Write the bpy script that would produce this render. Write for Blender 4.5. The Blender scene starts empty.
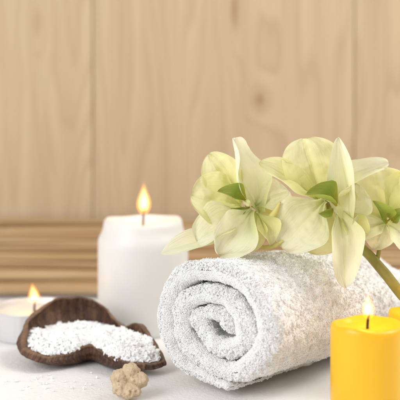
import bpy, math, random
import numpy as np
from mathutils import Vector, noise, Matrix
random.seed(7); rng=np.random.default_rng(7)
S=0.01   # all lengths below are written in centimetres
scene=bpy.context.scene; col=scene.collection
ORI={}
def sstep(a,b,x):
    t=min(1,max(0,(x-a)/(b-a))); return t*t*(3-2*t)
def tag(o,label=None,category=None,group=None,kind=None):
    if label:o["label"]=label
    if category:o["category"]=category
    if group:o["group"]=group
    if kind:o["kind"]=kind
    return o
def place(o,origin,parent):
    origin=Vector(origin)
    if parent is not None:
        o.parent=parent; o.location=(origin-ORI[parent.name])*S
    else: o.location=origin*S
    col.objects.link(o); ORI[o.name]=origin
    return o
def empty(name,origin):
    o=bpy.data.objects.new(name,None); o.empty_display_size=0.02
    return place(o,origin,None)
def mesh(name,verts,faces,mat,parent=None,origin=None,uv=None,smooth=True,tone=None,rimv=None):
    if origin is None: origin=ORI[parent.name] if parent is not None else Vector((0,0,0))
    origin=Vector(origin)
    V=(np.array(verts,dtype=np.float64)-np.array(origin))*S
    me=bpy.data.meshes.new(name)
    if isinstance(faces,tuple):     # (quads array, tris array)
        q,t=faces
        li=np.concatenate([q.ravel(),t.ravel()]).astype(np.int32)
        st=np.concatenate([np.arange(len(q))*4,len(q)*4+np.arange(len(t))*3]).astype(np.int32)
        me.vertices.add(len(V)); me.vertices.foreach_set('co',V.ravel())
        me.loops.add(len(li)); me.loops.foreach_set('vertex_index',li)
        me.polygons.add(len(st)); me.polygons.foreach_set('loop_start',st)
        me.update(calc_edges=True)
    else:
        me.from_pydata(V.tolist(),[],faces); me.update()
    if uv is not None:
        l=me.uv_layers.new(name='UVMap'); idx=np.zeros(len(me.loops),dtype=np.int32)
        me.loops.foreach_get('vertex_index',idx)
        l.data.foreach_set('uv',np.array(uv,dtype=np.float32)[idx].ravel())
    for nm,vals in (('tone',tone),('rim',rimv)):
        if vals is not None:
            a=me.attributes.new(nm,'FLOAT','POINT'); a.data.foreach_set('value',np.array(vals,dtype=np.float32))
    me.polygons.foreach_set('use_smooth',[smooth]*len(me.polygons))
    me.materials.append(mat)
    o=bpy.data.objects.new(name,me)
    return place(o,origin,parent)

# ---------------- materials ----------------
class M:
    def __init__(s,name):
        s.m=bpy.data.materials.new(name); s.m.use_nodes=True
        s.n=s.m.node_tree.nodes; s.l=s.m.node_tree.links
        s.b=s.n['Principled BSDF']; s.out=s.n['Material Output']
    def node(s,t,**k):
        n=s.n.new(t)
        for a,b in k.items(): setattr(n,a,b)
        return n
    def link(s,a,b): s.l.new(a,b)
    def coord(s,scale=(1,1,1),kind='Object'):
        tc=s.node('ShaderNodeTexCoord'); mp=s.node('ShaderNodeMapping'); mp.inputs['Scale'].default_value=scale
        s.link(tc.outputs[kind],mp.inputs['Vector']); return mp.outputs['Vector']
    def noise(s,vec,scale,detail=4,rough=.55,dist=0):
        n=s.node('ShaderNodeTexNoise'); n.inputs['Scale'].default_value=scale;n.inputs['Detail'].default_value=detail
        n.inputs['Roughness'].default_value=rough;n.inputs['Distortion'].default_value=dist
        if vec is not None:s.link(vec,n.inputs['Vector'])
        return n.outputs['Fac']
    def ramp(s,fac,stops):
        r=s.node('ShaderNodeValToRGB'); e=r.color_ramp.elements
        while len(e)<len(stops): e.new(.5)
        for x,(p,c) in zip(e,stops): x.position=p; x.color=(*c,1)
        s.link(fac,r.inputs[0]); return r.outputs[0]
    def math(s,op,a,b=None,c=None):
        n=s.node('ShaderNodeMath',operation=op)
        for i,x in enumerate((a,b,c)):
            if x is None: continue
            if isinstance(x,(int,float)): n.inputs[i].default_value=x
            else: s.link(x,n.inputs[i])
        return n.outputs[0]
    def mix(s,fac,a,b,mode='MIX'):
        n=s.node('ShaderNodeMix',data_type='RGBA',blend_type=mode)
        for i,x in ((0,fac),(6,a),(7,b)):
            if isinstance(x,(int,float)): n.inputs[i].default_value=x
            elif isinstance(x,tuple): n.inputs[i].default_value=(*x,1)
            else: s.link(x,n.inputs[i])
        return n.outputs[2]
    def bump(s,h,strength=.3,dist=.001):
        n=s.node('ShaderNodeBump'); n.inputs['Strength'].default_value=strength; n.inputs['Distance'].default_value=dist
        s.link(h,n.inputs['Height']); s.link(n.outputs[0],s.b.inputs['Normal'])
    def set(s,**k):
        for a,v in k.items():
            i=s.b.inputs[a.replace('_',' ')]
            if isinstance(v,(int,float)): i.default_value=v
            elif isinstance(v,tuple): i.default_value=(*v,1) if len(v)==3 and i.type=='RGBA' else v
            else: s.link(v,i)
        return s
    def translucent(s,c,fac):
        t=s.node('ShaderNodeBsdfTranslucent')
        if isinstance(c,tuple): t.inputs[0].default_value=(*c,1)
        else: s.link(c,t.inputs[0])
        mx=s.node('ShaderNodeMixShader'); mx.inputs[0].default_value=fac
        s.link(s.b.outputs[0],mx.inputs[1]); s.link(t.outputs[0],mx.inputs[2]); s.link(mx.outputs[0],s.out.inputs[0])

def wood_mat():
    m=M('pale_wood')
    tc=m.node('ShaderNodeTexCoord'); sep=m.node('ShaderNodeSeparateXYZ'); m.link(tc.outputs['Object'],sep.inputs[0])
    X,Z=sep.outputs[0],sep.outputs[2]
    at=m.node('ShaderNodeAttribute',attribute_name='tone'); tone=at.outputs['Fac']
    warp=None; dark=None
    for kx,kz,sx,sz,kd in ((.061,.176,.010,.014,1),(.035,.268,.006,.030,.9),(-.165,.255,.008,.02,.3)):
        dx=m.math('DIVIDE',m.math('SUBTRACT',X,kx),sx); dz=m.math('DIVIDE',m.math('SUBTRACT',Z,kz),sz)
        d2=m.math('ADD',m.math('MULTIPLY',dx,dx),m.math('MULTIPLY',dz,dz))
        w=m.math('MULTIPLY',m.math('EXPONENT',m.math('MULTIPLY',d2,-.4)),.10)
        k=m.math('MULTIPLY',m.math('EXPONENT',m.math('MULTIPLY',d2,-2.8)),kd)
        warp=w if warp is None else m.math('ADD',warp,w)
        dark=k if dark is None else m.math('ADD',dark,k)
    cb=m.node('ShaderNodeCombineXYZ'); m.link(m.math('ADD',m.math('MULTIPLY',X,11),m.math('MULTIPLY',tone,37)),cb.inputs[0])
    m.link(m.math('MULTIPLY',Z,1.3),cb.inputs[2]); m.link(m.math('MULTIPLY',tone,11),cb.inputs[1])
    n1=m.noise(cb.outputs[0],1.0,3,.4,.2)
    f=m.math('ADD',m.math('ADD',n1,warp),m.math('MULTIPLY',X,1.6))
    rings=m.math('FRACT',m.math('MULTIPLY',f,17))
    ringc=m.ramp(rings,[(0,(.0,.0,.0)),(.5,(.25,.25,.25)),(.85,(1,1,1)),(1,(0,0,0))])
    fib=m.noise(m.coord((420,420,7)),1,3,.6)
    streak=m.noise(m.coord((70,70,2.2)),1,3,.6)
    big=m.noise(m.coord((14,14,3)),1,2,.5)
    msk=m.math('MULTIPLY',ringc,.80)
    c=m.mix(msk,(.610,.468,.300),(.45,.310,.182))
    c=m.mix(m.math('MULTIPLY',fib,.42),c,(.44,.31,.185))
    c=m.mix(m.ramp(streak,[(.35,(0,0,0)),(.75,(.6,.6,.6))]),c,(.42,.295,.18))
    c=m.mix(m.math('MULTIPLY',big,.4),c,(.69,.54,.365))
    c=m.mix(m.math('MULTIPLY',m.math('MINIMUM',dark,1.0),.62),c,(.24,.115,.05))
    m.set(Base_Color=c,Roughness=.55); m.b.inputs['Specular IOR Level'].default_value=.25
    m.bump(fib,.15,.0005)
    return m.m
def cane_mat():
    m=M('dry_bamboo'); at=m.node('ShaderNodeAttribute',attribute_name='tone')
    c=m.ramp(at.outputs['Fac'],[(0,(.22,.11,.04)),(.5,(.46,.29,.13)),(1,(.70,.52,.30))])
    st=m.noise(m.coord((12,350,350)),1,3,.6)
    lg=m.noise(m.coord((9,90,90)),1,3,.6)
    c=m.mix(m.math('MULTIPLY',st,.55),c,(.26,.14,.06))
    c=m.mix(m.ramp(lg,[(.4,(0,0,0)),(.75,(.6,.6,.6))]),c,(.33,.19,.08))
    m.set(Base_Color=c,Roughness=.42); m.bump(st,.2,.0004); return m.m
def table_mat():
    m=M('white_plaster_table')
    n1=m.noise(m.coord((1,1,1)),14,4); n2=m.noise(m.coord((1,1,1)),330,4,.65)
    v=m.node('ShaderNodeTexVoronoi'); v.inputs['Scale'].default_value=200; m.link(m.coord(),v.inputs['Vector'])
    spk=m.ramp(v.outputs['Distance'],[(.0,(1,1,1)),(.14,(1,1,1)),(.3,(0,0,0))])
    spm=m.ramp(m.noise(m.coord(),90,2),[(.54,(0,0,0)),(.64,(1,1,1))])
    c=m.mix(n1,(.89,.89,.895),(.94,.935,.93)); c=m.mix(m.math('MULTIPLY',m.math('MULTIPLY',spk,spm),.35),c,(.6,.58,.56))
    m.set(Base_Color=c,Roughness=.42)
    m.bump(n2,.5,.0013); return m.m
def wax_mat(name,c,sss,rad,rough=.42):
    m=M(name); n=m.noise(m.coord(),60,3)
    cc=m.mix(m.math('MULTIPLY',n,.25),c,tuple(x*.93 for x in c))
    m.set(Base_Color=cc,Roughness=rough,Subsurface_Weight=sss,Subsurface_Scale=.012)
    m.b.inputs['Subsurface Radius'].default_value=rad
    m.bump(m.noise(m.coord(),160,3),.12,.0008); return m.m
def flame_vol(name,c,strength):
    m=M(name); m.n.remove(m.b)
    e=m.node('ShaderNodeEmission'); e.inputs[0].default_value=(*c,1); e.inputs[1].default_value=strength
    m.link(e.outputs[0],m.out.inputs['Volume']); return m.m
def petal_mat(name,base,body,edge,tr=.38):
    m=M(name); tc=m.node('ShaderNodeTexCoord'); sp=m.node('ShaderNodeSeparateXYZ'); m.link(tc.outputs['UV'],sp.inputs[0])
    U,V=sp.outputs[0],sp.outputs[1]
    c=m.ramp(U,[(0,base),(.2,tuple((a+b)/2 for a,b in zip(base,body))),(.48,body),(1,edge)])
    cb=m.node('ShaderNodeCombineXYZ'); m.link(m.math('MULTIPLY',U,1.4),cb.inputs[0]); m.link(m.math('MULTIPLY',V,26),cb.inputs[1])
    vein=m.noise(cb.outputs[0],1,3,.6,.4)
    c=m.mix(m.math('MULTIPLY',vein,.35),c,tuple(x*.74 for x in body))
    mid=m.math('EXPONENT',m.math('MULTIPLY',m.math('POWER',m.math('ABSOLUTE',m.math('SUBTRACT',V,.5)),2.0),-900))
    c=m.mix(m.math('MULTIPLY',mid,.2),c,base)
    blot=m.noise(m.coord(),70,3); c=m.mix(m.math('MULTIPLY',blot,.25),c,edge)
    m.set(Base_Color=c,Roughness=.55); m.b.inputs['Specular IOR Level'].default_value=.15
    m.bump(vein,.6,.001)
    m.translucent(c,tr); return m.m
def simple(name,c1,c2,scale,rough,bump=.2,bd=.0006,stretch=(1,1,1)):
    m=M(name); n=m.noise(m.coord(stretch),scale,5,.6); m.set(Base_Color=m.mix(n,c1,c2),Roughness=rough); m.bump(n,bump,bd); return m.m

WOOD=wood_mat(); CANE=cane_mat(); TABLE=table_mat()
WWAX=wax_mat('white_wax',(.78,.77,.75),.25,(1,.8,.6)); YWAX=wax_mat('yellow_wax',(.88,.50,.008),.3,(1,.55,.1),.36)
TWAX=wax_mat('cream_wax',(.80,.77,.70),.25,(1,.8,.6))
CUP=M('pale_cup').set(Base_Color=(.70,.70,.71),Metallic=.3,Roughness=.38).m
WICK=simple('charred_wick',(.02,.015,.012),(.10,.06,.04),500,.9)
FO=flame_vol('flame_outer',(1,.30,.03),230); FI=flame_vol('flame_inner',(1,.62,.18),560)
def shell_mat():
    m=M('coconut_husk'); at=m.node('ShaderNodeAttribute',attribute_name='tone'); ar=m.node('ShaderNodeAttribute',attribute_name='rim')
    cb=m.node('ShaderNodeCombineXYZ'); sp=m.node('ShaderNodeSeparateXYZ'); tc=m.node('ShaderNodeTexCoord'); m.link(tc.outputs['Object'],sp.inputs[0])
    m.link(m.math('MULTIPLY',at.outputs['Fac'],70),cb.inputs[0]); m.link(m.math('MULTIPLY',sp.outputs[2],60),cb.inputs[1])
    fb=m.noise(cb.outputs[0],1,4,.65,.3); n=m.noise(m.coord(),120,5,.65,.5); n2=m.noise(m.coord(),20,3)
    h=m.math('ADD',m.math('MULTIPLY',fb,.7),m.math('MULTIPLY',n,.5))
    c=m.ramp(h,[(.35,(.018,.008,.005)),(.6,(.11,.047,.024)),(.85,(.33,.18,.095))])
    c=m.mix(m.ramp(n2,[(.4,(0,0,0)),(.7,(.5,.5,.5))]),c,(.05,.020,.013))
    c=m.mix(m.math('MULTIPLY',ar.outputs['Fac'],.55),c,m.mix(n,(.12,.06,.03),(.50,.32,.19)))
    m.set(Base_Color=c,Roughness=.48); m.bump(h,1.0,.004); return m.m
SHELL=shell_mat()
SALT=simple('salt',(.84,.84,.84),(.94,.94,.94),300,.3,.1)
BEIGE=simple('beige_stone',(.36,.23,.12),(.86,.71,.50),260,.8,1.0,.002)
TOWEL=M('terry_cotton'); TOWEL.set(Base_Color=(.965,.963,.960),Roughness=1.0); TOWEL.b.inputs['Specular IOR Level'].default_value=.0; TOWEL=TOWEL.m
PETAL=petal_mat('cream_petal',(.56,.62,.11),(.88,.855,.40),(.93,.91,.58),.40)
PALE=petal_mat('white_petal',(.68,.71,.22),(.91,.895,.60),(.95,.94,.76),.34)
LIPM=petal_mat('green_lip',(.50,.42,.05),(.26,.36,.05),(.52,.54,.14),.25)
STEMM=simple('green_stem',(.16,.14,.02),(.36,.33,.07),90,.5,.6,.0015)
BUD=simple('yellow_green_bud',(.48,.42,.07),(.80,.74,.32),90,.5,.4,.001)

# ---------------- generic shapes ----------------
def lathe(profile,c,n=96,wob=None):
    cx,cy,cz=c; vs=[];fs=[]
    for j,(r,z) in enumerate(profile):
        for i in range(n):
            a=2*math.pi*i/n; rr=r; zz=z
            if wob: rr,zz=wob(r,z,a)
            vs.append((cx+rr*math.cos(a),cy+rr*math.sin(a),cz+zz))
    for j in range(len(profile)-1):
        for i in range(n):
            k=(i+1)%n; fs.append((j*n+i,j*n+k,(j+1)*n+k,(j+1)*n+i))
    return vs,fs
def tube(pts,rad,n=10,sub=6):
    P=[Vector(p) for p in pts]; Q=[];R=[]
    for i in range(len(P)-1):
        p0=P[max(i-1,0)];p1=P[i];p2=P[i+1];p3=P[min(i+2,len(P)-1)]
        for k in range(sub):
            t=k/sub; Q.append(.5*((2*p1)+(p2-p0)*t+(2*p0-5*p1+4*p2-p3)*t*t+(3*p1-p0-3*p2+p3)*t**3)); R.append(rad[i]*(1-t)+rad[i+1]*t)
    Q.append(P[-1]);R.append(rad[-1]); vs=[];fs=[]
    for i,q in enumerate(Q):
        T=(Q[min(i+1,len(Q)-1)]-Q[max(i-1,0)]).normalized(); A=T.cross(Vector((.2,1,.1))).normalized(); B=T.cross(A)
        for k in range(n):
            a=2*math.pi*k/n; vs.append(q+(A*math.cos(a)+B*math.sin(a))*R[i])
    for i in range(len(Q)-1):
        for k in range(n):
            l=(k+1)%n; fs.append((i*n+k,i*n+l,(i+1)*n+l,(i+1)*n+k))
    fs.append(tuple(range(n))[::-1]); fs.append(tuple((len(Q)-1)*n+k for k in range(n)))
    return vs,fs

# ---------------- setting ----------------
tv=[(-120,-90,0),(120,-90,0),(120,60,0),(-120,60,0)]
t=mesh('table_top',tv,[(0,1,2,3)],TABLE,origin=(0,0,0)); tag(t,kind='structure')
vs=[];fs=[];tone=[]
def box(x0,x1,y0,y1,z0,z1,b=.12,tn=0.):
    base=len(vs)
    sec=[(x0,y1),(x0,y0+b),(x0+b*.3,y0+b*.3),(x0+b,y0),(x1-b,y0),(x1-b*.3,y0+b*.3),(x1,y0+b),(x1,y1)]
    for z in (z0,z1):
        for x,y in sec: vs.append((x,y,z)); tone.append(tn)
    for i in range(8):
        j=(i+1)%8; fs.append((base+i,base+j,base+8+j,base+8+i))
    fs.append(tuple(base+8+i for i in range(8)))
edges=[-90,-64,-37.5,-10.9,15.7,42,68,90]
for i in range(len(edges)-1): box(edges[i]+.03,edges[i+1]-.03,35.6,37.6,0.0,62,.14,[.3,.8,.15,.62,.92,.4,.7][i])
w=mesh('wood_wall',vs,fs,WOOD,origin=(0,36,0),smooth=False,tone=tone)
tag(w,'pale knotty pine wall of wide vertical planks behind the table','wall')
# bamboo mat leaning against the wall foot
vs=[];fs=[];tn=[]
s=0; L=math.hypot(11.2,4.7); dirv=Vector((0,11.2/L,4.7/L)); rads=[]
while s<L:
    r=random.choice([.25,.33,.42,.5]); rads.append((s+r,r)); s+=2*r+.16
tones=[.75,.35,.9,.6,.1,.8,.5,.95,.25,.7,.85,.4,.9,.1,.6]
for ci,(s,r) in enumerate(rads):
    c=Vector((0,23.2,.6))+dirv*s; x=-34+random.uniform(-1,1); end=34+random.uniform(-1,1); tt=tones[ci%len(tones)]*.9+random.random()*.1; base=len(vs); N=14
    xs=[x]; nodes=sorted(random.uniform(-32,32) for _ in range(5))
    for nd in nodes: xs+= [nd-.3,nd-.08,nd+.08,nd+.3]
    xs=sorted(xs+[end]+list(np.linspace(-30,30,12)))
    ph=random.uniform(0,9)
    for xx in xs:
        rr=r*(1.09 if any(abs(xx-nd)<.1 for nd in nodes) else 1.0)*.97
        oy=.12*math.sin(xx*.15+ph)
        for k in range(N):
            a=2*math.pi*k/N; vs.append((xx,c.y+math.cos(a)*rr,c.z+math.sin(a)*rr+oy)); tn.append(tt)
    for i in range(len(xs)-1):
        for k in range(N):
            l=(k+1)%N; fs.append((base+i*N+k,base+i*N+l,base+(i+1)*N+l,base+(i+1)*N+k))
    fs.append(tuple(base+k for k in range(N))[::-1]); fs.append(tuple(base+(len(xs)-1)*N+k for k in range(N)))
bm=mesh('bamboo_mat',vs,fs,CANE,origin=(0,25,0),tone=tn); tag(bm,'golden brown bamboo cane mat propped against the wood wall','mat')
CORD=simple('cord',(.3,.2,.1),(.5,.36,.2),300,.9)
for cx in (-27,4,27):
    pts=[];p=Vector((cx,23.2,.6))
    for i,(s,r) in enumerate(rads):
        n=Vector((0,-4.7/L,11.2/L)); pts.append(p+dirv*s+n*(r+.05))
    v,f=tube(pts,[.06]*len(pts),8,3); mesh('cord',v,f,CORD,parent=bm)

# ---------------- candles ----------------
def flame(parent,base,h,w,lean=0):
    prof=[(0,0),(.05,.42),(.12,.72),(.22,.94),(.32,1),(.42,.95),(.55,.76),(.68,.52),(.8,.31),(.9,.15),(.96,.06),(1,.0)]
    def mk(k,zo,hh,name,mat):
        n=20; vs=[];fs=[]; fine=[]
        for i in range(len(prof)-1):
            for q in range(3):
                t=q/3; fine.append((prof[i][0]*(1-t)+prof[i+1][0]*t,prof[i][1]*(1-t)+prof[i+1][1]*t))
        fine.append(prof[-1])
        for (z,r) in fine:
            for i in range(n):
                a=2*math.pi*i/n; rr=max(r,.002)*w/2*k; vs.append((base[0]+lean*z*z*h+rr*math.cos(a),base[1]+rr*math.sin(a),base[2]+zo+z*hh))
        for j in range(len(fine)-1):
            for i in range(n):
                l=(i+1)%n; fs.append((j*n+i,j*n+l,(j+1)*n+l,(j+1)*n+i))
        fs.append(tuple(range(n))[::-1]); fs.append(tuple((len(fine)-1)*n+i for i in range(n)))
        return mesh(name,vs,fs,mat,parent=parent)
    f=mk(1,0,h,'flame',FO)
    g=mk(.62,h*.12,h*.74,'flame_core',FI); g.parent=f; g.location=(0,0,0)
    ld=bpy.data.lights.new('candle_glow','POINT'); ld.energy=.006*h; ld.color=(1,.55,.2); ld.shadow_soft_size=.004
    lo=bpy.data.objects.new('candle_glow',ld); lo.location=Vector((base[0],base[1],base[2]+h*.5))*S; col.objects.link(lo)
def candle(name,c,prof,mat,wick_z,fh,fw,label,group=None,wob=None,lean=0,wl=1.0):
    e=empty(name,c); tag(e,label,'candle',group)
    v,f=lathe(prof,c,wob=wob); mesh('wax',v,f,mat,parent=e)
    b=Vector(c)+Vector((0,0,wick_z)); 
    v,f=tube([b-Vector((0,0,.3)),b+Vector((0.02,0,.3*wl)),b+Vector((.05,0,.6*wl)),b+Vector((.12,0,.85*wl))],[.095,.085,.08,.055],8,4); mesh('wick',v,f,WICK,parent=e)
    flame(e,(c[0]+.06,c[1],c[2]+wick_z+.5*wl),fh,fw,lean)
    return e
candle('pillar_candle',(-4.5,13,0),[(0,0),(3.45,0),(3.54,.12),(3.55,.3),(3.55,6.6),(3.54,6.9),(3.49,7.15),(3.38,7.4),(3.25,7.65),(3.15,7.95),(3.1,8.25),(3.04,8.48),(2.92,8.6),(2.78,8.6),(2.64,8.42),(2.3,8.22),(1.5,8.12),(.5,8.1),(0,8.1)],WWAX,8.1,2.75,1.15,
   'lit white pillar candle with rounded shoulder on the white table',wob=lambda r,z,a:(r*(1+.005*math.sin(2*a+z)),z+(.08*math.sin(2*a+1)+.04*math.sin(5*a))*(z>8)*(r>1)),wl=1.6)
def ywob(ph):
    def f(r,z,a):
        if z>4.4: return r*(1+.010*math.sin(4*a+ph)),z+(.06*math.sin(2*a+ph)+.04*math.sin(5*a))*(r>1)
        return r,z
    return f
yp=lambda h:[(0,0),(2.0,0),(2.1,.1),(2.13,.3),(2.13,h-.35),(2.1,h-.12),(2.0,h-.02),(1.88,h),(1.76,h-.03),(1.62,h-.16),(1.3,h-.28),(.6,h-.32),(0,h-.33)]
candle('yellow_candle',(9.7,-8,0),yp(5.5),YWAX,5.17,1.75,.8,'lit golden yellow pillar candle in front of the towel',group='yellow candles beside the towel',wob=ywob(0))
candle('yellow_candle',(14.0,-3.2,0),yp(5.05),YWAX,4.72,1.65,.78,'golden yellow pillar candle standing behind another yellow one',group='yellow candles beside the towel',wob=ywob(2))
tc=(-12.75,11,0); e=empty('tea_light',tc); tag(e,'lit tea light with cream wax in a pale metal cup','candle')
def cupw(r,z,a): return (r*(1+.006*math.cos(36*a)) if .1<z<2.0 and r>3 else r,z)
v,f=lathe([(0,0),(3.0,0),(3.12,.08),(3.18,.25),(3.2,1.95),(3.26,2.1),(3.3,2.16),(3.27,2.2),(3.18,2.18),(3.12,2.08),(3.1,.3),(0,.2)],tc,144,cupw); mesh('cup',v,f,CUP,parent=e)
v,f=lathe([(3.08,.32),(3.08,1.72),(2.95,1.76),(2.6,1.68),(1.5,1.6),(0,1.58)],tc,72); mesh('wax',v,f,TWAX,parent=e)
b=Vector(tc)+Vector((0,0,1.58)); v,f=tube([b-Vector((0,0,.2)),b+Vector((0,0,.5)),b+Vector((.05,0,1.1))],[.09,.09,.055],8,3); mesh('wick',v,f,WICK,parent=e)
flame(e,(tc[0],tc[1],1.58+.75),1.75,.95,-.12)

# ---------------- towel ----------------
a0=math.radians(43); U=np.array([math.sin(a0),math.cos(a0),0]); Vv=np.array([math.cos(a0),-math.sin(a0),0])
C0=np.array([.85,-3.9,0]); LEN=17.8; TURNS=3.0; PITCH=1.46; R0=.34; H0=1.36
SCALE=1.03
ns,nt=700,190
th=np.linspace(0,TURNS*2*math.pi,ns); 
tw=np.concatenate([np.linspace(0,1,60)**1.4*1.6,np.linspace(1.6,LEN,nt-60+1)[1:]]); nt=len(tw)
ROUT=R0+PITCH*TURNS+H0/2; SQ=.93
PH=math.radians(-72)-TURNS*2*math.pi   # outer flap ends at the underside
def n3(x,y,z): return noise.noise(Vector((x,y,z)))
off=np.array([.34*n3(t*.9,3.1,0)+.14*n3(t*3,1,5) for t in th]) + .5*np.exp(-th/4.0)
P={1:np.zeros((ns,nt,3)),-1:np.zeros((ns,nt,3))}
for i,t in enumerate(th):
    rm=R0+PITCH*t/(2*math.pi)
    tail=sstep(th[-1]-1.9,th[-1],t); rm-=tail*.55      # free end tucks in under the roll
    ang=PH+t
    send=min(t*max(rm,.3),(th[-1]-t)*rm); hs=math.sqrt(max(0,1-(1-min(send/.6,1))**2))
    for j,w_ in enumerate(tw):
        dt=min(w_,LEN-w_); ht=math.sqrt(max(0,1-(1-min(dt/.6,1))**2)); h=H0*hs*ht*.5*(1-.35*tail)
        for sd in (1,-1):
            ir=1-min(1,rm/ROUT)
            wob=(.28*n3(t*.8,w_*.15,2)+.10*n3(t*2.3,w_*.35,7))*(.4+.6*min(1,(ROUT-rm)/1.5))
            r=rm+sd*h+wob
            a_=r*math.cos(ang)*(1+.18*ir); z_=r*math.sin(ang)*(SQ-.30*ir*math.exp(-w_*.2)); 
            sc=(1-.0135*w_)*SCALE
            px=a_*sc; pz=(z_+(ROUT-.85)*SQ)*sc
            if pz<1.3: pz=.14+ (pz+1.2)**2/ (2.5**2)*1.16 if pz>-1.2 else .14   # settles flat on the table
            bulge=.20*n3(px*.35,pz*.35,w_*.3+9)
            tt=w_+off[i]*max(0,1-w_/3)
            p=C0+Vv*(px+bulge)+U*tt; p[2]=pz+bulge*min(1,pz)
            k=np.array(p)*1.5; nn=.13*n3(k[0],k[1],k[2])+.06*n3(k[0]*2.2,k[1]*2.2,k[2]*2.2)+.03*n3(k[0]*4.6,k[1]*4.6,k[2]*4.6)
            if sd==1: p=p+(Vv*math.cos(ang)+np.array([0,0,1])*math.sin(ang))*nn
            p[2]=max(p[2],.10)
            P[sd][i,j]=p
idx=np.arange(ns*nt).reshape(ns,nt)
q=np.stack([idx[:-1,:-1],idx[1:,:-1],idx[1:,1:],idx[:-1,1:]],-1).reshape(-1,4)
def cells(sd):
    G=P[sd]; a=G[:-1,:-1];b=G[1:,:-1];c=G[1:,1:];d=G[:-1,1:]
    nrm=np.cross(b-a,d-a)+np.cross(c-b,c-d)*1.0
    ar=np.linalg.norm(np.cross(c-a,d-b),axis=-1)*.5
    nrm/= (np.linalg.norm(nrm,axis=-1,keepdims=True)+1e-9)
    return a,b,c,d,nrm,ar
bp=[];bn=[];flip={}
for sd,N in ((1,195000),(-1,48000)):
    a,b,c,d,nrm,ar=cells(sd)
    I,J=nrm.shape[:2]; angs=PH+th[:-1]; rad=Vv[None]*np.cos(angs)[:,None]+np.array([0,0,1])[None]*np.sin(angs)[:,None]
    s0=np.sign((nrm[:, J//2]*rad).sum(-1).mean())*sd
    nrm=nrm*s0; flip[sd]=s0
    wgt=ar.copy(); last=(th[:-1]>th[-1]-2*math.pi-.3)[:,None]; tm=tw[:-1][None,:]
    front=(tm<1.3)
    if sd==1: mask=last|front
    else: mask=(front|np.zeros_like(last))
    wgt=wgt*mask*(1+.8*front)
    mid=(a+c)/2; wgt=wgt*(mid[...,2]>.2)*np.where((mid[...,1]>6),.6,1)
    wgt=wgt*np.where((nrm[...,1]>.55)&(tm>1.3),.25,1)
    pr=wgt.ravel()/wgt.sum(); ch=rng.choice(len(pr),N,p=pr); u=rng.random((N,1));v_=rng.random((N,1))
    A=a.reshape(-1,3)[ch];B=b.reshape(-1,3)[ch];Cc=c.reshape(-1,3)[ch];D=d.reshape(-1,3)[ch]
    bp.append((A*(1-u)+B*u)*(1-v_)+(D*(1-u)+Cc*u)*v_); bn.append(nrm.reshape(-1,3)[ch])
q1=q if flip[1]>0 else q[:,::-1]; q2=(q if flip[-1]>0 else q[:,::-1])+ns*nt
Vt=np.concatenate([P[1].reshape(-1,3),P[-1].reshape(-1,3)]); Q=np.concatenate([q1,q2])
bp=np.concatenate(bp);bn=np.concatenate(bn); N=len(bp)
clump=np.array([n3(x*2.4,y*2.4,z*2.4)+.5*n3(x*6,y*6,z*6) for x,y,z in bp])
cdir=np.array([[n3(x*2.8,y*2.8,z*2.8+20),n3(x*2.8,y*2.8+30,z*2.8),n3(x*2.8+40,y*2.8,z*2.8)] for x,y,z in bp])
dirn=bn+cdir*.6+rng.normal(0,.34,(N,3)); dirn/=np.linalg.norm(dirn,axis=1,keepdims=True)
ln=(.085+.06*clump[:,None]+.05*rng.random((N,1))).clip(.03,.19); rd=.022+.010*rng.random((N,1))
t1=np.cross(dirn,rng.normal(0,1,(N,3))); t1/=np.linalg.norm(t1,axis=1,keepdims=True); t2=np.cross(dirn,t1)
TV=np.zeros((N,7,3)); bend=t1*ln*rng.uniform(.1,.5,(N,1))
for k in range(3):
    an=2*math.pi*k/3; o_=(t1*math.cos(an)+t2*math.sin(an))*rd
    TV[:,k]=bp-bn*.03+o_*.8; TV[:,3+k]=bp+dirn*ln*.75+o_*1.1+bend*.5
TV[:,6]=bp+dirn*ln+bend
TV[:,:,2]=np.maximum(TV[:,:,2],.01)
b0=(np.arange(N)*7)[:,None]+len(Vt)
tq=np.concatenate([np.stack([b0[:,0]+k,b0[:,0]+(k+1)%3,b0[:,0]+3+(k+1)%3,b0[:,0]+3+k],-1) for k in range(3)])
tt_=np.concatenate([np.stack([b0[:,0]+3+k,b0[:,0]+3+(k+1)%3,b0[:,0]+6],-1) for k in range(3)])
tw_o=mesh('rolled_towel',np.concatenate([Vt,TV.reshape(-1,3)]),(np.concatenate([Q,tq]),tt_),TOWEL,origin=(7,2,0))
tag(tw_o,'fluffy white terry towel rolled up under the orchids','towel')

# ---------------- coconut husk bowl with salt ----------------
def grain(vs,fs,p,r):
    b=len(vs); Rm=Matrix.Rotation(random.uniform(0,6.28),3,Vector((random.gauss(0,1),random.gauss(0,1),random.gauss(0,1))).normalized())
    s=[random.uniform(.6,1.15) for _ in range(3)]
    for x in(-1,1):
        for y in(-1,1):
            for z in(-1,1): vs.append(p+Rm@Vector((x*s[0]*random.uniform(.55,1),y*s[1]*random.uniform(.55,1),z*s[2]*random.uniform(.55,1)))*r)
    for f in((0,1,3,2),(4,6,7,5),(0,4,5,1),(2,3,7,6),(0,2,6,4),(1,5,7,3)): fs.append(tuple(b+i for i in f))
rimc=[(-2.3,.7,.85),(-2.9,2.5,1.7),(-3.9,4.1,2.45),(-5.0,5.0,2.05),(-5.9,6.2,2.3),(-7.0,7.5,3.0),(-8.7,8.3,3.5),(-10.7,7.7,3.5),(-12.2,6.0,2.8),(-12.7,4.0,2.0),(-12.1,2.1,1.35),(-10.6,1.0,1.05),(-9.0,1.4,1.1),(-7.7,2.5,1.4),(-6.6,1.5,1.25),(-5.3,.1,1.05),(-3.6,-.4,.95)]
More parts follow.
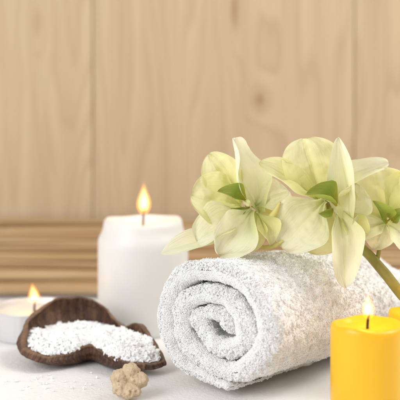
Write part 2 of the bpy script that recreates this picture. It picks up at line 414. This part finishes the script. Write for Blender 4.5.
def rim(t):
    n=len(rimc); x=t*n; i=int(math.floor(x)); f=x-i
    p0,p1,p2,p3=[Vector(rimc[(i+k)%n]) for k in (-1,0,1,2)]
    return .5*((2*p1)+(p2-p0)*f+(2*p0-5*p1+4*p2-p3)*f*f+(3*p1-p0-3*p2+p3)*f**3)
cc=Vector((-7.5,4.2,0)); PM=math.radians(106); CM=1-math.cos(PM); n=300;m=30; TH=.42
def sh(t,q,inner):
    r=rim(t); d=Vector((r.x-cc.x,r.y-cc.y,0)); D=d.length; u=d.normalized(); ph=q*PM
    H=r.z+.10*n3(t*30,0,3); rr=D*math.sin(ph); z=H*(1-math.cos(ph))/CM
    if inner: rr=max(0,rr-TH*(.4+.6*q)*(1+.5*n3(t*25,q*2,1))); z+=TH*(1-q*.8)+.05*n3(t*60,q*6,8)*q
    else: rr+=(.16*n3(t*18,q*3,1)+.07*n3(t*90,q*2.5,5)+.06*math.sin(q*26+3*n3(t*12,q,3)))*min(1,q*1.5)
    return cc+u*rr+Vector((0,0,z))
vs=[];fs=[];tn=[];rv=[]
seq=[(j/m,False) for j in range(m+1)]+[(1-j/m,True) for j in range(m+1)]
for qq,inn in seq:
    for i in range(n): vs.append(sh(i/n,max(qq,.01),inn)); tn.append(abs(2*i/n-1)); rv.append(sstep(.93 if not inn else .97,1.0,qq))
for j in range(len(seq)-1):
    for i in range(n):
        k=(i+1)%n; fs.append((j*n+i,j*n+k,(j+1)*n+k,(j+1)*n+i))
o=mesh('coconut_shell_bowl',vs,fs,SHELL,origin=cc,tone=tn,rimv=rv); tag(o,'rough dark brown lobed coconut husk bowl filled with salt','bowl')
def sp(t,q):
    r=rim(t); d=Vector((r.x-cc.x,r.y-cc.y,0)); D=d.length; u=d.normalized(); l=min(r.z*.90,1.5)
    ph=math.acos(max(-.2,1-l/r.z*CM)); rr=max(.1,D*math.sin(ph)-TH*.85)*q
    p=cc+u*rr; notch=math.exp(-((p.x+7.6)/.7)**2)*math.exp(-((p.y-2.4)/1.6)**2)
    p.z=l*q**3+(1-q**3)*2.0+.30*n3(p.x*.8,p.y*.8,1)+.12*n3(p.x*2.5,p.y*2.5,4)-.40*notch*(1-q**3); return p
vs=[];fs=[];nn=90;mm=20
for j in range(mm+1):
    for i in range(nn): vs.append(sp(i/nn,max(.01,j/mm)))
for j in range(mm):
    for i in range(nn):
        k=(i+1)%nn; fs.append((j*nn+i,j*nn+k,(j+1)*nn+k,(j+1)*nn+i))
for g in range(4800):
    p=sp(random.random(),math.sqrt(random.random())*.99); grain(vs,fs,p+Vector((0,0,random.uniform(-.02,.14))),random.uniform(.06,.18))
so=mesh('salt_heap',vs,fs,SALT,origin=cc,smooth=False); tag(so,'coarse white bath salt heaped in a brown husk bowl','salt',kind='stuff')
vs=[];fs=[]
for g in range(40):
    x=random.gauss(-10.0,2.2); y=random.gauss(-1.7,1.1); r=random.uniform(.04,.11)
    grain(vs,fs,Vector((x,y,r*.8)),r)
o=mesh('spilled_salt',vs,fs,SALT,origin=(-9,0,0),smooth=False); tag(o,'loose white salt grains scattered on the table','salt',kind='stuff')

# ---------------- little flower shaped stone ----------------
cs=Vector((-4.45,-4.4,1.08)); n=130;m=36; vs=[];fs=[]
tilt=Matrix.Rotation(math.radians(60),3,'X')@Matrix.Rotation(math.radians(14),3,'Z')
pores=[(random.uniform(-1,1),random.uniform(-1,1),random.uniform(.05,.10)) for _ in range(30)]
for side in (1,-1):
    for j in range(m+1):
        q=j/m
        for i in range(n):
            a=2*math.pi*i/n; lob=abs(math.cos(2.5*a+.4+.25*math.sin(a*2))); R=1.12*(.80+.20*lob**.7)*(1+.18*n3(math.cos(a)*1.6,math.sin(a)*1.6,4))
            r=R*math.sin(q*math.pi/2); zz=.62*max(0,1-q**2.6)**.5*(.68+.32*lob*min(1,q*2.5))-(.2*math.exp(-(r/.2)**2))
            for hx,hy,hr in pores:
                dd=((r*math.cos(a)-hx)**2+(r*math.sin(a)-hy)**2)/(hr*hr)
                if dd<6: zz-=.12*math.exp(-dd)
            z=side*max(0,zz)*(1 if side>0 else .8)
            p=Vector((r*math.cos(a),r*math.sin(a),z))
            if p.length>0: p+=p.normalized()*(.12*n3(p.x*2.4,p.y*2.4,p.z*2.4)+.06*n3(p.x*7,p.y*7,p.z*7)-.10*max(0,n3(p.x*4+9,p.y*4,p.z*4)-.15))
            vs.append(cs+tilt@p)
for sd in range(2):
    for j in range(m):
        for i in range(n):
            k=(i+1)%n;b=sd*(m+1)*n; f=(b+j*n+i,b+j*n+k,b+(j+1)*n+k,b+(j+1)*n+i); fs.append(f if sd==0 else f[::-1])
zmin=min(v.z for v in vs); vs=[v-Vector((0,0,zmin-.005)) for v in vs]
o=mesh('flower_stone',vs,fs,BEIGE,origin=(cs.x,cs.y,0)); tag(o,'small beige lobed flower-shaped stone standing on the table','decorative stone')

# ---------------- orchids ----------------
K=.066
def E(u,v,dy=0): return Vector(((u-200)*K,dy,19.6-(v-80)*K))     # front-elevation drawing of the spray
def petal(parent,b,t,w,mat,N=(0,-1,.15),cup=.25,bend=.3,shape=.8,tipb=0,rip=.11,name='petal',asym=0,pw=.5,blunt=.0,twist=0):
    B,T=Vector(b),Vector(t); ax=T-B; L=ax.length; ax=ax.normalized(); Nn=Vector(N); Nn=(Nn-ax*Nn.dot(ax)).normalized(); sd=ax.cross(Nn).normalized()
    ns,nr=44,29; W=w*K/2; vs=[];fs=[];uv=[]; sx=random.uniform(0,50)
    for i in range(ns+1):
        s=(i/ns); s=1-(1-s)**1.35
        prof=(math.sin(math.pi*min(1,max(0,s))**shape))**pw if 0<s<1 else 0
        prof*=.35+.65*sstep(0,.42,s); prof=max(prof,.14*(1-s))
        tw_=twist*s; n_=Nn*math.cos(tw_)+sd*math.sin(tw_); s_=sd*math.cos(tw_)-Nn*math.sin(tw_)
        for j in range(nr):
            r=-1+2*j/(nr-1); ww=W*prof*(1+.08*n3(s*3,sx+(r>0)*9,1))
            p=B+ax*L*s+s_*(r*ww)
            p+=n_*(bend*4*s*(1-s)*L*.25+ cup*ww*(r*r) - tipb*L*max(0,s-.5)**2*2)
            p+=n_*(rip*W*2.4*math.sin(s*8+r*2+sx)*abs(r)**2*s)+n_*(.22*W*n3(s*3+sx,r*1.5,0))+n_*(.04*W*n3(s*12+sx,r*6,4))
            p+=s_*(asym*L*s*s)+ax*(rip*W*1.8*n3(r*2.5,sx,s*3)*s*(1-abs(2*s-1)**6))
            p+=n_*(-.14*W*math.exp(-(r/.10)**2)*(1-s))
            vs.append(p); uv.append((s,(r+1)/2))
    for i in range(ns):
        for j in range(nr-1): fs.append((i*nr+j,i*nr+j+1,(i+1)*nr+j+1,(i+1)*nr+j))
    return mesh(name,vs,fs,mat,parent=parent,uv=uv)
spray=empty('orchid_spray',(8,1,8.6)); tag(spray,'pale creamy yellow orchid spray lying on the rolled white towel','orchid')
v,f=tube([E(425,316,-.5),E(400,293,-1.4),E(380,268,-1.2),E(360,247,.0),E(334,238,.8),E(300,234,1.2),E(268,238,1.0),E(245,234,.8)],[.36,.35,.35,.32,.27,.22,.2,.14],14,8)
stem=mesh('stem',v,f,STEMM,parent=spray)
COLM=simple('column_wax',(.70,.70,.22),(.88,.86,.48),90,.45)
def flower(c,petals,lip,ped,buds=()):
    C=E(*c)
    v,f=tube([C+Vector((0,.7,0)),C+Vector((0,.1,.1)),C+Vector((.05,-.3,.12)),C+Vector((.08,-.5,-.06))],[.14,.2,.22,.10],12,5)
    fl=mesh('flower',v,f,COLM,parent=spray)
    for p in petals: petal(fl,E(*p[0]),E(*p[1]),p[2],p[3],**p[4])
    for p in lip: petal(fl,E(*p[0]),E(*p[1]),p[2],LIPM,name='lip',**p[3])
    pts=[E(*q) for q in ped]; v,f=tube(pts,[.14]*len(pts),10,6); mesh('pedicel',v,f,STEMM,parent=fl)
    return fl
def bud(pts,rad):
    v,f=tube([E(*p) for p in pts],rad,12,6); mesh('bud',v,f,BUD,parent=spray)
bud([(258,238,.6),(263,226,-.2),(272,214,-.8),(279,200,-1.1)],[.10,.2,.24,.06])
bud([(262,240,.6),(272,232,-.1),(283,220,-.5),(287,206,-.6)],[.10,.2,.22,.05])
bud([(250,240,.8),(262,246,-.4),(274,243,-.9),(282,238,-1.0)],[.08,.14,.16,.05])
flower((246,203,-.6),[
 ((242,206,.5),(191,196,.3),54,PETAL,dict(N=(-.2,-1,.4),cup=.3,bend=.3,shape=1.2,pw=.42)),
 ((242,202,.7),(209,155,1.1),40,PETAL,dict(N=(-.3,-1,.2),cup=.35,bend=.25,shape=1.1,pw=.45)),
 ((260,212,-.3),(234,137,-.8),42,PALE,dict(N=(.55,-1,.1),cup=.9,bend=-.45,shape=.66,pw=.7,twist=.35)),
 ((244,210,-.3),(197,240,-.8),40,PALE,dict(N=(-.3,-1,.7),cup=.5,bend=.4,shape=1.1,pw=.45)),
 ((252,208,-.7),(216,249,-1.7),44,PALE,dict(N=(.3,-1,.6),cup=.6,bend=.55,shape=1.05,twist=-.35,pw=.45)),
 ((254,210,-.2),(246,250,-.6),34,PETAL,dict(N=(0,-1,.3),cup=.5,bend=.4,shape=.95)),
 ((252,206,.3),(293,226,.5),40,PETAL,dict(N=(.3,-1,.4),cup=.4,bend=.3,shape=1.1,pw=.45)),
 ((254,206,-.2),(290,192,.3),32,PALE,dict(N=(.2,-1,.6),cup=.5,bend=.4,shape=1.0)),
 ((256,212,-.7),(270,243,-1.0),24,PETAL,dict(N=(.5,-1,.3),cup=.9,bend=.4)),
 ((240,236,.2),(161,254,-.1),24,PALE,dict(N=(-.1,-1,.9),cup=.6,bend=.35,shape=.85)),
],[
 ((246,200,-.9),(217,189,-1.5),17,dict(N=(0,-1,.7),cup=1.2,bend=.5)),
 ((248,206,-.9),(230,206,-1.3),9,dict(N=(0,-1,-.4),cup=.9,bend=.4)),
],[(246,203,0),(254,222,.9),(262,237,1.2)])
flower((326,198,-.8),[
 ((322,204,.5),(304,139,.5),64,PETAL,dict(N=(.1,-1,.35),cup=.22,bend=.3,shape=1.3,pw=.38)),
 ((318,200,.1),(259,162,-.3),30,PETAL,dict(N=(-.1,-1,.8),cup=.45,bend=.4,shape=.8)),
 ((332,186,.3),(389,163,.2),26,PALE,dict(N=(.1,-1,.8),cup=.45,bend=.3,shape=.75)),
 ((324,200,-.2),(281,246,-.9),60,PALE,dict(N=(-.1,-1,.4),cup=.3,bend=.5,shape=1.2,pw=.40)),
 ((330,204,.2),(312,254,0),48,PETAL,dict(N=(.1,-1,.3),cup=.3,bend=.4,shape=1.1,pw=.45)),
 ((336,206,-.4),(341,280,-2.4),34,PALE,dict(N=(.45,-1,.35),cup=.9,bend=.4,shape=.85,twist=.5)),
 ((348,232,-1.2),(336,136,-1.2),30,PALE,dict(N=(-.8,-1,.1),cup=1.2,bend=-.3,shape=.8,pw=.6,twist=.4)),
 ((340,212,-.2),(358,184,-.2),38,PALE,dict(N=(.5,-1,.3),cup=.7,bend=.4,shape=1.0)),
 ((340,212,-.4),(357,244,-1.0),28,PETAL,dict(N=(.5,-1,.2),cup=.8,bend=.4)),
],[
 ((334,204,-1.0),(303,190,-1.9),22,dict(N=(.1,-1,.9),cup=1.3,bend=.6)),
 ((332,206,-1.0),(316,210,-1.5),10,dict(N=(.1,-1,-.4),cup=.9,bend=.4)),
],[(326,198,0),(334,222,.6),(338,237,1.0)])
flower((384,216,-.6),[
 ((386,226,.4),(376,168,.4),68,PETAL,dict(N=(-.1,-1,.35),cup=.22,bend=.3,shape=1.3,pw=.38)),
 ((386,218,.2),(428,186,.4),58,PETAL,dict(N=(.2,-1,.4),cup=.25,bend=.3,shape=1.2,pw=.42)),
 ((384,222,-.3),(349,236,-.9),30,PALE,dict(N=(-.1,-1,.8),cup=.5,bend=.4)),
 ((386,222,-.4),(416,246,-1.3),42,PALE,dict(N=(.1,-1,.6),cup=.5,bend=.5,shape=1.1,pw=.45)),
 ((384,222,-.1),(372,248,-.5),30,PALE,dict(N=(0,-1,.5),cup=.5,bend=.4,shape=1.0)),
],[
 ((384,222,-.8),(368,198,-1.6),16,dict(N=(.4,-1,.1),cup=1.3,bend=.5)),
 ((390,220,-.8),(399,206,-1.4),13,dict(N=(-.3,-1,.3),cup=1.1,bend=.5)),
],[(384,216,0),(380,240,-.3),(374,262,-.9)])

# ---------------- light ----------------
wd=bpy.data.worlds.new('World'); scene.world=wd; wd.use_nodes=True
bg=wd.node_tree.nodes['Background']; bg.inputs[0].default_value=(1,.99,.98,1); bg.inputs[1].default_value=.56
def area(name,loc,tgt,size,power,color):
    d=bpy.data.lights.new(name,'AREA'); d.shape='SQUARE'; d.size=size; d.energy=power; d.color=color
    o=bpy.data.objects.new(name,d); o.location=Vector(loc); o.rotation_euler=(Vector(tgt)-Vector(loc)).to_track_quat('-Z','Y').to_euler(); col.objects.link(o)
area('key_light',(.70,.12,.85),(.03,.03,.03),.55,8.2,(1,.972,.93))  # soft area lamp added as key from the upper right; no actual window
area('front_fill',(-.75,-.65,.55),(.03,-.02,.05),.6,7.6,(1,.995,.985))
# ---------------- camera ----------------
cd=bpy.data.cameras.new('camera'); cam=bpy.data.objects.new('camera',cd); col.objects.link(cam); scene.camera=cam
cam.location=(0,-.66,.196); cam.rotation_euler=(math.radians(90),0,0)
cd.lens=90; cd.sensor_width=36; cd.shift_y=-.30; cd.clip_start=.01; cd.clip_end=20
cd.dof.use_dof=True; cd.dof.focus_distance=.635; cd.dof.aperture_fstop=7
scene.view_settings.view_transform='Standard'; scene.view_settings.look='None'; scene.view_settings.exposure=0
